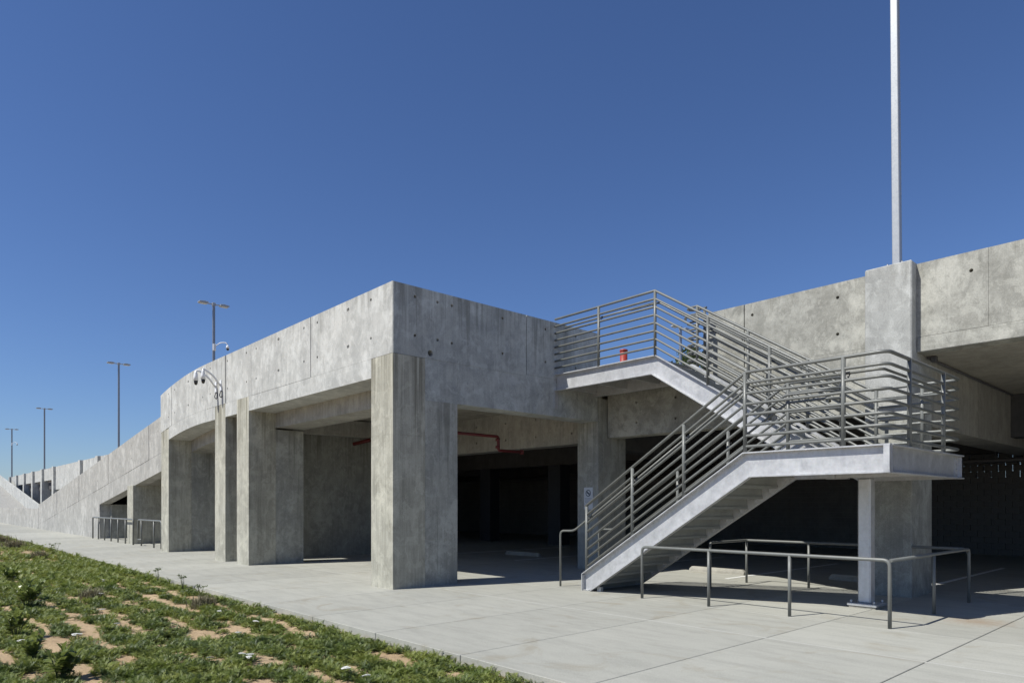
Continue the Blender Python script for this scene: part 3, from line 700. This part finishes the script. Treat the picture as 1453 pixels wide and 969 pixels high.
# ================================================================== light poles
def light_pole(x, y, z0, z1, label, lean=0.0, camera=None, size=.14, mat='pole', group='twin-headed light poles on the roof deck'):
    t = thing('light_pole', (x, y, z0), label, 'light pole', group)
    h = size/2
    pm = MB(); pm.add([(x-h, y-h, z0), (x+h, y-h, z0), (x+h, y+h, z0), (x-h, y+h, z0)] + [(x+lean*(z1-z0)+a*h*.92, y+b*h*.92, z1) for a, b in ((-1,-1),(1,-1),(1,1),(-1,1))],
                      [(3,2,1,0),(4,5,6,7),(0,1,5,4),(1,2,6,5),(2,3,7,6),(3,0,4,7)])
    pm.build('pole', M[mat], t, .012)
    MB().box(x-.16, x+.16, y-.16, y+.16, z0-.004, z0+.03).build('base_plate', M['pole'], t, .004)
    for a in (-1, 1):
        for b in (-1, 1): MB().tube([(x+a*.125, y+b*.125, z0+.03), (x+a*.125, y+b*.125, z0+.09)], .014, 6).build('anchor_bolt', M['pole'], t)
    xt = x+lean*(z1-z0)
    MB().box(xt-.09, xt+.09, y-.09, y+.09, z1-.12, z1+.06).build('pole_cap', M['lamp'], t, .01)
    for s in (-1, 1):
        MB().tube([(xt, y+s*.08, z1-.03), (xt, y+s*.36, z1-.02)], .035, 8).build('arm', M['lamp'], t)
        hd = MB().prism([(y+s*.34, z1-.07), (y+s*.34, z1+.03), (y+s*.55, z1+.055), (y+s*.84, z1+.02), (y+s*.86, z1-.035), (y+s*.80, z1-.075)], xt-.17, xt+.17, 'x')
        ho = hd.build('lamp_head', M['lamp'], t, .012)
        MB().box(xt-.13, xt+.13, y+s*.42, y+s*.76, z1-.092, z1-.07).build('lens', M['lens'], ho, .004)
    if camera:
        zc = camera
        MB().box(xt+h*.98, xt+h+.09, y-.08, y+.08, zc-.22, zc+.16).build('camera_box', M['white'], t, .01)
        MB().tube(fillet([(xt+h+.06, y+.05, zc+.05), (xt+h+.25, y+.3, zc+.26), (xt+h+.45, y+.55, zc+.24), (xt+h+.48, y+.6, zc+.05)], .12, 5), .028, 8).build('camera_arm', M['white'], t)
        MB().tube([(xt+h+.48, y+.6, zc+.10), (xt+h+.48, y+.6, zc+.03), (xt+h+.48, y+.6, zc-.10)], [.04, .09, .10], 10).build('camera_housing', M['white'], t)
        MB().tube([(xt+h+.48, y+.6, zc-.10), (xt+h+.48, y+.6, zc-.17), (xt+h+.48, y+.6, zc-.21)], [.085, .07, .03], 10).build('camera_dome', M['black'], t)
    return t
light_pole(6.89, 6.62, 6.063, 13.4, 'tall square pole on the concrete column beside the stair, its top out of frame', -.0085, size=.135, mat='sunlit_pole')
light_pole(-29.55, 6.6, 6.063, 13.35, 'nearest twin-headed light pole with a side camera, behind the pier with white cameras', camera=10.85)
light_pole(-52.0, 6.62, 6.063, 13.35, 'bare twin-headed light pole rising behind the sloping ramp wall')
light_pole(-88.8, 6.62, 6.063, 13.5, 'slim twin-headed light pole on the far parapet, second from the left edge', size=.16)
light_pole(-119.2, 6.62, 6.063, 13.5, 'farthest twin-headed light pole at the left edge, with a small camera on it', camera=11.2, size=.18)
light_pole(-14.2, 31, -.3, 13.3, 'light pole behind the garage seen through the upper stair railing', group='light poles behind the garage', size=.16)

# ================================================================== wall cameras
def dome_cam(x, zc, yo, ywall, label):
    t = thing('dome_camera', (x, ywall, zc), label, 'security camera', 'dome cameras on curved arms')
    MB().box(x-.07, x+.07, ywall-.03, ywall-.001, zc-.30, zc+.02).build('wall_plate', M['white'], t, .006)
    MB().tube(fillet([(x, ywall-.03, zc-.14), (x, ywall-.24, zc+.14), (x-.03, ywall-.50, zc+.30), (x-.05, yo, zc+.28)], .25, 6), .028, 10).build('arm', M['white'], t)
    MB().tube([(x-.05, yo, zc+.30), (x-.05, yo, zc+.22), (x-.05, yo, zc+.12), (x-.05, yo, zc-.01)], [.03, .045, .066, .068], 14).build('housing', M['white'], t)
    MB().tube([(x-.05, yo, zc-.01), (x-.05, yo, zc-.06), (x-.05, yo, zc-.11), (x-.05, yo, zc-.135)], [.058, .055, .042, .015], 12).build('dome', M['black'], t)
    MB().tube(fillet([(x+.03, ywall-.02, zc-.28), (x+.03, ywall-.07, zc-.46), (x+.09, ywall-.02, zc-.52), (x+.09, ywall-.005, zc-.30)], .08, 5), .014, 6).build('cable', M['cable'], t)
dome_cam(-9.40, 5.36, -.50, -.0, 'white dome camera on a curved arm, the one nearer to the dark wall joint')
dome_cam(-9.80, 5.36, -.58, -.006, 'white dome camera on a curved arm, the one farther from the dark wall joint')

# ================================================================== sign on the corner column
sg = thing('no_smoking_sign', (-.31, 6.128, 1.83), 'white wall sign with a no-smoking symbol on the corner column behind the stair', 'sign')
MB().box(-.46, -.16, 6.121, 6.1315, 1.55, 2.12).build('plate', M['sign'], sg, .002)
def arc(cx, cz, r0, r1, n=28):
    mb = MB()
    for k in range(n):
        t0, t1 = 2*math.pi*k/n, 2*math.pi*(k+1)/n
        mb.add([(cx+r*math.cos(t), 6.1188, cz+r*math.sin(t)) for t, r in ((t0, r0), (t1, r0), (t1, r1), (t0, r1))], [(0,1,2,3)])
    return mb
cs = arc(-.31, 1.97, .068, .088)
for a, b in ((45, 0),):
    c_, s_ = math.cos(R(a))*.07, math.sin(R(a))*.07; q = .011
    cs.add([(-.31-c_-q, 6.1184, 1.97+s_-q), (-.31+c_-q, 6.1184, 1.97-s_-q), (-.31+c_+q, 6.1184, 1.97-s_+q), (-.31-c_+q, 6.1184, 1.97+s_+q)], [(0,1,2,3)])
cs.add([(-.36, 6.1192, 1.96), (-.26, 6.1192, 1.96), (-.26, 6.1192, 1.98), (-.36, 6.1192, 1.98)], [(0,1,2,3)])
cs.build('symbol', M['ink'], sg)
for k in range(5):
    ww = (.12, .10, .12, .11, .07)[k]
    MB().box(-.31-ww, -.31+ww, 6.1195, 6.1208, 1.832-k*.032, 1.839-k*.032).build('text_line', M['ink'], sg)

# ================================================================== pipes and wheel stops
fp = thing('sprinkler_pipe', (-1.0, 3, 3.8), 'dark red sprinkler pipe stepping down under the deck behind the corner pier', 'pipe')
MB().tube(fillet([(-8.45, 4.6, 3.80), (-2.4, 3.6, 3.74), (-1.05, 1.7, 3.66)], .1, 4), .055, 10).build('pipe', M['red'], fp) if False else None
MB().tube([(-8.55, 4.35, 3.80), (-4.6, 4.35, 3.80)], .045, 10).build('pipe', M['red'], fp)
MB().tube(fillet([(-1.0, 1.95, 3.32), (-1.0, 3.62, 3.32), (-1.0, 3.62, 2.985), (-1.0, 4.40, 2.985)], .07, 5), .036, 10).build('pipe', M['red'], fp)
for p in ((-1.0, 3.62, 3.32), (-1.0, 3.62, 2.985)):
    MB().tube([(p[0], p[1]-.02, p[2]+(.05 if p[2] < 3.2 else -.05)), (p[0], p[1]-.02, p[2]+(.11 if p[2] < 3.2 else -.11))], .055, 10).build('coupling', M['red'], fp)
MB().tube([(-1.0, 4.40, 2.93), (-1.0, 4.40, 3.04)], .05, 10).build('coupling', M['red'], fp)
for y in (2.05,): MB().tube([(-1.0, y, 3.35), (-1.0, y, 3.80)], .008, 6).build('hanger', M['cable'], fp)
MB().tube([(-8.62, 3.95, 3.66), (-8.2, 4.35, 3.80), (-8.2, 5.2, 3.9)], .06, 10).build('fitting', M['red'], fp)
sp = thing('standpipe', (-.64, 8.0, 4.69), 'short red standpipe on the roof deck behind the upper landing railing', 'pipe')
MB().tube([(-.64, 8, 4.69), (-.64, 8, 5.98)], .105, 16).build('pipe', M['bright_red'], sp)
MB().tube([(-.64, 8, 5.98), (-.64, 8, 6.03), (-.64, 8, 6.05)], [.115, .115, .06], 16).build('cap', M['bright_red'], sp)
def wheel_stop(x, y, L, label):
    prof = [(-.08, 0), (-.075, .06), (-.05, .125), (.05, .125), (.075, .06), (.08, 0)]
    mb = MB(); n = len(prof); vs = []
    for xx, k in ((-L/2, 1.0), (-L/2+.06, 1.0), (L/2-.06, 1.0), (L/2, 1.0)):
        e = .55 if abs(xx) > L/2-.01 else 1.0
        vs += [(x+xx, y+a, b*e) for a, b in prof]
    fs = []
    for i in range(3):
        for j in range(n-1): fs.append((i*n+j, i*n+j+1, (i+1)*n+j+1, (i+1)*n+j))
    fs += [tuple(range(n)), tuple(3*n+j for j in reversed(range(n)))]
    mb.add(vs, fs); o = mb.build('wheel_stop', M['stop'], None, .008)
    tag(o, label, 'wheel stop', 'concrete wheel stops in the parking stalls')
wheel_stop(2.48, 7.70, 1.5, 'sunlit concrete wheel stop at the edge of the sun patch behind the stair')
wheel_stop(-5.0, 8.2, 1.6, 'concrete wheel stop in the shade behind the corner pier opening')
wheel_stop(5.75, 8.3, 1.6, 'shaded concrete wheel stop behind the galvanised support post')

# ================================================================== tree behind the garage
def tree(x, y, h, r, label):
    t = thing('tree', (x, y, -.3), label, 'tree')
    tr = MB().tube([(x, y, -.3), (x+.1, y, h*.35), (x-.1, y+.1, h*.6), (x, y, h*.8)], [.28, .22, .15, .06], 10)
    for k in range(9):
        a = random.uniform(0, 6.28); z = h*random.uniform(.42, .7)
        tr.tube([(x, y, z), (x+math.cos(a)*r*.5, y+math.sin(a)*r*.5, z+h*.12), (x+math.cos(a)*r*.8, y+math.sin(a)*r*.8, z+h*.18)], [.09, .06, .02], 6)
    tr.build('trunk', M['bark'], t)
    cl = [(random.gauss(0, .45)*r, random.gauss(0, .45)*r, h*random.uniform(.55, .97)) for _ in range(46)]
    cr = MB()
    for c in cl:
        rr = random.uniform(.35, .75)*r*.42
        for _ in range(150):
            d = Vector((random.gauss(0, 1), random.gauss(0, 1), random.gauss(0, .8))).normalized()*rr*random.uniform(.5, 1)
            p = Vector((x+c[0], y+c[1], c[2]))+d; n = Vector((random.gauss(0,1), random.gauss(0,1), random.gauss(0,1))).normalized()
            u_ = n.orthogonal().normalized()*.13; v_ = n.cross(u_)*.5
            cr.add([p-u_, p+v_, p+u_, p-v_], [(0,1,2,3)])
    cr.build('crown', M['green2'], t, 0, False)
tree(-15.4, 35.5, 13.0, 2.6, 'green tree behind the garage glimpsed through the upper stair railing')

# ================================================================== planting bed
def feather_leaf(L, bend, wid, nseg=5):
    """one pinnate leaf along +x: arched midrib with leaflets each side"""
    vs, fs = [], []
    pts = []
    for k in range(nseg+1):
        t = k/nseg; a = bend*t
        pts.append((L*(math.sin(a)/bend if bend else t), 0, L*((1-math.cos(a))/bend if bend else 0)*-1))
    for k in range(1, nseg+1):
        p, q = pts[k-1], pts[k]; wd = wid*math.sin(math.pi*min(.97, (k-.2)/nseg))**.7
        n = len(vs); fwd = ((q[0]-p[0])*.9, (q[2]-p[2])*.9)
        for s in (-1, 1):
            m = len(vs)
            vs += [p, q, (q[0]+fwd[0]*.7, s*wd, q[2]+fwd[1]*.7+.25*wd)]
            fs.append((m, m+1, m+2) if s > 0 else (m+1, m, m+2))
    return np.array(vs), fs
def make_clump(nleaf, L, spread, rng, wid=.16, up=(.15, 1.25)):
    V, F = [], []; n0 = 0
    for i in range(nleaf):
        l = L*rng.uniform(.55, 1.15); vs, fs = feather_leaf(l, rng.uniform(.5, 1.5), l*wid*rng.uniform(.7, 1.2))
        el = rng.uniform(*up); az = rng.uniform(0, 6.283); ro = rng.uniform(-.6, .6)
        ce, se = math.cos(el), math.sin(el); Ry = np.array([[ce, 0, -se], [0, 1, 0], [se, 0, ce]])
        Rx = np.array([[1, 0, 0], [0, math.cos(ro), -math.sin(ro)], [0, math.sin(ro), math.cos(ro)]])
        Rz = np.array([[math.cos(az), -math.sin(az), 0], [math.sin(az), math.cos(az), 0], [0, 0, 1]])
        v = vs @ Rx.T @ Ry.T @ Rz.T
        rad = spread*math.sqrt(rng.random())
        a2 = rng.uniform(0, 6.283); v = v + np.array([rad*math.cos(a2), rad*math.sin(a2), rng.uniform(-.01, .03)])
        V.append(v); F += [tuple(q+n0 for q in f) for f in fs]; n0 += len(v)
    return np.concatenate(V), np.array(F)
rng = random.Random(3)
CL = [make_clump(64, .085, .105, rng, .27, (.25, 1.35)) for _ in range(6)]; CLF = [make_clump(26, .13, .13, rng, .30, (.25, 1.3)) for _ in range(4)]
def in_view(x, y, z=0, mx=.06):
    dx, dy = x-cam.location.x, y-cam.location.y
    Y = dx*-.7397+dy*.6729; X = dx*.6729+dy*.7397
    if Y < 1: return False
    u = 726.5+X/Y*969; v_ = 717+1.65/Y*969
    return -90 < u < 1540 and v_ < 1060
def scatter(cands, lib, mat, name):
    VV, FF, n0 = [], [], 0
    for x, y, s, k in cands:
        v, f = lib[k % len(lib)]; a = rng.uniform(0, 6.283); ca_, sa_ = math.cos(a), math.sin(a)
        q = v*s; q = np.stack([q[:, 0]*ca_-q[:, 1]*sa_+x, q[:, 0]*sa_+q[:, 1]*ca_+y, q[:, 2]*rng.uniform(.75, 1.2)+soil_z(x, y)], 1)
        VV.append(q); FF.append(f+n0); n0 += len(q)
    V = np.concatenate(VV); F = np.concatenate(FF)
    me = bpy.data.meshes.new(name); me.vertices.add(len(V)); me.vertices.foreach_set('co', V.ravel().astype(np.float32))
    me.loops.add(F.size); me.loops.foreach_set('vertex_index', F.ravel().astype(np.int32))
    me.polygons.add(len(F)); me.polygons.foreach_set('loop_start', np.arange(0, F.size, 3, dtype=np.int32)); me.polygons.foreach_set('loop_total', np.full(len(F), 3, np.int32))
    me.update(); me.validate(); me.materials.append(mat)
    o = bpy.data.objects.new(name, me); COL.objects.link(o); tag(o, kind='stuff'); return o
def cover(x, y):
    e = -2.64-y
    if e < .08: return False
    ph = (e+.10+.13*noise.noise((x*.55, y*.4, 8.1)))/.54
    row = abs(ph-math.floor(ph)-.5)*2                      # 0 in the middle of a row, 1 between rows
    n = noise.noise((x*1.5, y*1.5, 4.4))+.5*noise.noise((x*4, y*4, 1.2))
    return row < .53+.95*n
near, far, dark = [], [], []
for i in range(24000):
    x = rng.uniform(-13, 8); y = -2.66-7.5*rng.random()
    if not in_view(x, y): continue
    d = math.hypot(x-cam.location.x, y-cam.location.y)
    if cover(x, y) and len(near)+len(dark) < 2700 and d < 17: (near if rng.random() < .7 else dark).append((x, y, rng.uniform(.55, 1.25), rng.randrange(6)))
    elif cover(x, y) and d >= 17 and len(far) < 1700: far.append((x, y, rng.uniform(.9, 1.5), rng.randrange(4)))
for i in range(2600):
    x = rng.uniform(-46, -13); y = -2.70-12*rng.random()**1.6
    if in_view(x, y) and cover(x, y): far.append((x, y, rng.uniform(1.0, 1.7), rng.randrange(4)))
scatter(near, CL, M['green'], 'yarrow_ground_cover'); scatter(far, CLF, M['green'], 'yarrow_ground_cover')
if dark: scatter(dark, CL, M['green2'], 'yarrow_ground_cover')
# dry grass tufts at the bed edge
def tuft(x, y, s, n, label, name='grass_tuft', mat='dry'):
    z = soil_z(x, y); mb = MB(); r_ = random.Random(int(x*97+y*31))
    for k in range(n):
        a = r_.uniform(0, 6.283); l = s*r_.uniform(.5, 1.1); bx, by = x+r_.gauss(0, s*.35), y+r_.gauss(0, s*.35)
        bn = r_.uniform(.2, .9); dx, dy = math.cos(a), math.sin(a); wd = .004*s/.3+.002
        p = [(bx, by, z-.01), (bx+dx*l*.25*bn, by+dy*l*.25*bn, z+l*.55), (bx+dx*l*.7*bn, by+dy*l*.7*bn, z+l*(1-.35*bn))]
        mb.add([(p[0][0]-dy*wd, p[0][1]+dx*wd, p[0][2]), (p[0][0]+dy*wd, p[0][1]-dx*wd, p[0][2]), (p[1][0]+dy*wd, p[1][1]-dx*wd, p[1][2]), (p[1][0]-dy*wd, p[1][1]+dx*wd, p[1][2]), p[2]], [(0,1,2,3), (3,2,4)])
    o = mb.build(name, M[mat], None, 0, False); tag(o, label, 'grass', 'dry grass tufts along the bed')
tuft(-.8, -3.3, .26, 420, 'dry grey-brown grass tuft at the pavement edge near the stalked weeds')
tuft(-22.5, -3.6, .48, 520, 'tall dry grass tuft at the far left end of the bed')
tuft(-27.0, -3.7, .55, 520, 'dry grass clump farthest back at the left edge of the bed')
tuft(-16.0, -3.6, .34, 300, 'small dry grass tuft in front of the far ramp wall')
tuft(-3.3, -4.5, .26, 260, 'greyish wiry grass tuft among the green cover left of centre')
# broad-leaved shrubs
def shrub(x, y, s, n, label):
    z = soil_z(x, y); t = thing('broad_leaf_shrub', (x, y, z), label, 'shrub', 'broad-leaved shrubs in the bed')
    r_ = random.Random(int(x*53-y*17)); st = MB(); lv = MB()
    for k in range(n):
        a = r_.uniform(0, 6.283); h = s*r_.uniform(.45, 1.0); rr = s*r_.uniform(.1, .55)
        tip = Vector((x+math.cos(a)*rr, y+math.sin(a)*rr, z+h)); st.tube([(x+math.cos(a)*.02, y+math.sin(a)*.02, z-.01), (x+math.cos(a)*rr*.55, y+math.sin(a)*rr*.55, z+h*.6), tip], [.006, .005, .003], 5)
        for j in range(9):
            q = j/8; b = Vector((x, y, z))*(1-q)*.0 + Vector((x+math.cos(a)*rr*(.4+.6*q), y+math.sin(a)*rr*(.4+.6*q), z+h*(.45+.55*q)))
            az = r_.uniform(0, 6.283); el = r_.uniform(.1, 1.0) if j < 7 else r_.uniform(.7, 1.3); L = s*r_.uniform(.24, .40); W = L*.34
            d = Vector((math.cos(az)*math.cos(el), math.sin(az)*math.cos(el), math.sin(el))); sd_ = d.cross(Vector((0,0,1))).normalized(); up_ = sd_.cross(d)
            m1 = b+d*L*.35-up_*W*.15; m2 = b+d*L*.72-up_*W*.15; e = b+d*L-up_*L*.12
            lv.add([b, m1+sd_*W*.8+up_*W*.25, m2+sd_*W*.8+up_*W*.25, e, m2-sd_*W*.8+up_*W*.25, m1-sd_*W*.8+up_*W*.25, m1, m2], [(0,1,6), (1,2,7,6), (2,3,7), (0,6,5), (6,7,4,5), (7,3,4)])
    st.build('stem', M['stem'], t); lo = lv.build('foliage', M['broad'], t, 0, False)
shrub(3.25, -6.02, .34, 15, 'largest broad-leaved shrub at the bottom left corner of the planting bed')
shrub(2.2, -6.12, .30, 10, 'broad-leaved shrub at the left edge just behind the bottom corner one')
shrub(.2, -6.05, .34, 10, 'dark broad-leaved shrub cut by the left frame edge, nearest the corner ones')
shrub(-2.75, -5.55, .42, 11, 'broad-leaved shrub at left with bare stems above sandy soil')
shrub(-3.9, -5.45, .36, 9, 'broad-leaved shrub just behind the bare-stemmed one')
shrub(-7.5, -5.3, .40, 9, 'dark broad-leaved shrub at the left frame edge, farthest back')
# stalked weeds along the pavement edge
def weed(x, y, h, label):
    z = soil_z(x, y); t = thing('stalked_weed', (x, y, z), label, 'weed', 'stalked weeds at the pavement edge')
    r_ = random.Random(int(x*31+y*7)); st = MB(); lf = MB(); heads = []
    for k in range(3):
        a = r_.uniform(0, 6.28); tip = Vector((x+math.cos(a)*h*.22, y+math.sin(a)*h*.22, z+h*r_.uniform(.8, 1.05))); hd = MB(); heads.append(hd)
        st.tube([(x, y, z), ((x+tip.x)/2, (y+tip.y)/2, z+h*.55), tip], [.006, .005, .003], 5)
        for j in range(26):
            c = tip+Vector((r_.gauss(0, .025), r_.gauss(0, .025), r_.gauss(0, .012))); u_ = Vector((r_.gauss(0,1), r_.gauss(0,1), r_.gauss(0,1))).normalized()*.014; v_ = u_.orthogonal().normalized()*.010
            hd.add([c-u_, c+v_, c+u_, c-v_], [(0,1,2,3)])
        for j in range(8):
            q = r_.uniform(.1, .8); c = Vector((x, y, z))*(1-q)+tip*q; u_ = Vector((r_.gauss(0,1), r_.gauss(0,1), r_.uniform(0,.6))).normalized()*.05; v_ = u_.cross(Vector((0,0,1))).normalized()*.009
            lf.add([c, c+u_*.5+v_, c+u_, c+u_*.5-v_], [(0,1,2,3)])
    st.build('stem', M['stem'], t); lf.build('leaves', M['green2'], t, 0, False)
    for hd in heads: hd.build('seed_head', M['green2'], t, 0, False)
weed(-3.4, -2.86, .34, 'two-stalked weed against the pavement, nearest to the front pier')
weed(-5.1, -2.88, .36, 'tallest stalked weed at the pavement edge in the middle of the bed')
weed(-1.9, -3.0, .28, 'small weed with a flat seed head right of the taller pair')
weed(-17.6, -2.9, .42, 'stalked weed at the far pavement edge below the ramp railing')
weed(-18.6, -2.95, .36, 'thin stalked weed at the far pavement edge, left of its neighbour')
# white yarrow flower heads
fl = MB()
r_ = random.Random(5)
st_m = MB().tube([(0, 0, 0), (.01, 0, .07), (.0, .01, .128)], .004, 5).mesh('stem', M['stem'])
hb = MB()
for k in range(34):
    a = r_.uniform(0, 6.28); q = .042*math.sqrt(r_.random()); c = Vector((q*math.cos(a), q*math.sin(a), .130-q*q*3+r_.uniform(-.003, .003)))
    n = 6; hb.add([c+Vector((.011*math.cos(6.283*j/n), .011*math.sin(6.283*j/n), 0)) for j in range(n)] + [c-Vector((0, 0, .012))], [tuple(range(n))]+[(j, (j+1) % n, n) for j in range(n)])
hb_m = hb.mesh('flower_head', M['petal'], (0, 0, 0), 0, False)
FP = [(1.11, -5.8), (1.19, -5.5), (.48, -4.9), (-10.1, -4.5), (-10.2, -4.8), (-11.7, -3.8), (-5.67, -4.0), (-5.86, -3.5), (-3.4, -4.6), (3.85, -4.75), (3.97, -4.36), (4.05, -4.62), (2.4, -3.9), (3.88, -4.42), (5.17, -3.77), (5.5, -3.78), (1.78, -3.65), (.4, -3.45), (1.4, -5.3), (-1.2, -4.9)]
for x, y in FP:
    for k in range(40):
        x2, y2 = x+r_.gauss(0, .02*k), y+r_.gauss(0, .02*k)
        if cover(x2, y2): x, y = x2, y2; break
    t = thing('yarrow_flower', (x, y, soil_z(x, y)), 'white flat-topped flower cluster standing above the green ground cover', 'flower', 'white flower clusters in the planting bed')
    t.rotation_euler = (r_.uniform(-.15, .15), r_.uniform(-.15, .15), r_.uniform(0, 6)); t.scale = (r_.uniform(.75, 1.0),)*3
    for nm, me in (('stem', st_m), ('flower_head', hb_m)):
        o = bpy.data.objects.new(nm, me); COL.objects.link(o); o.parent = t
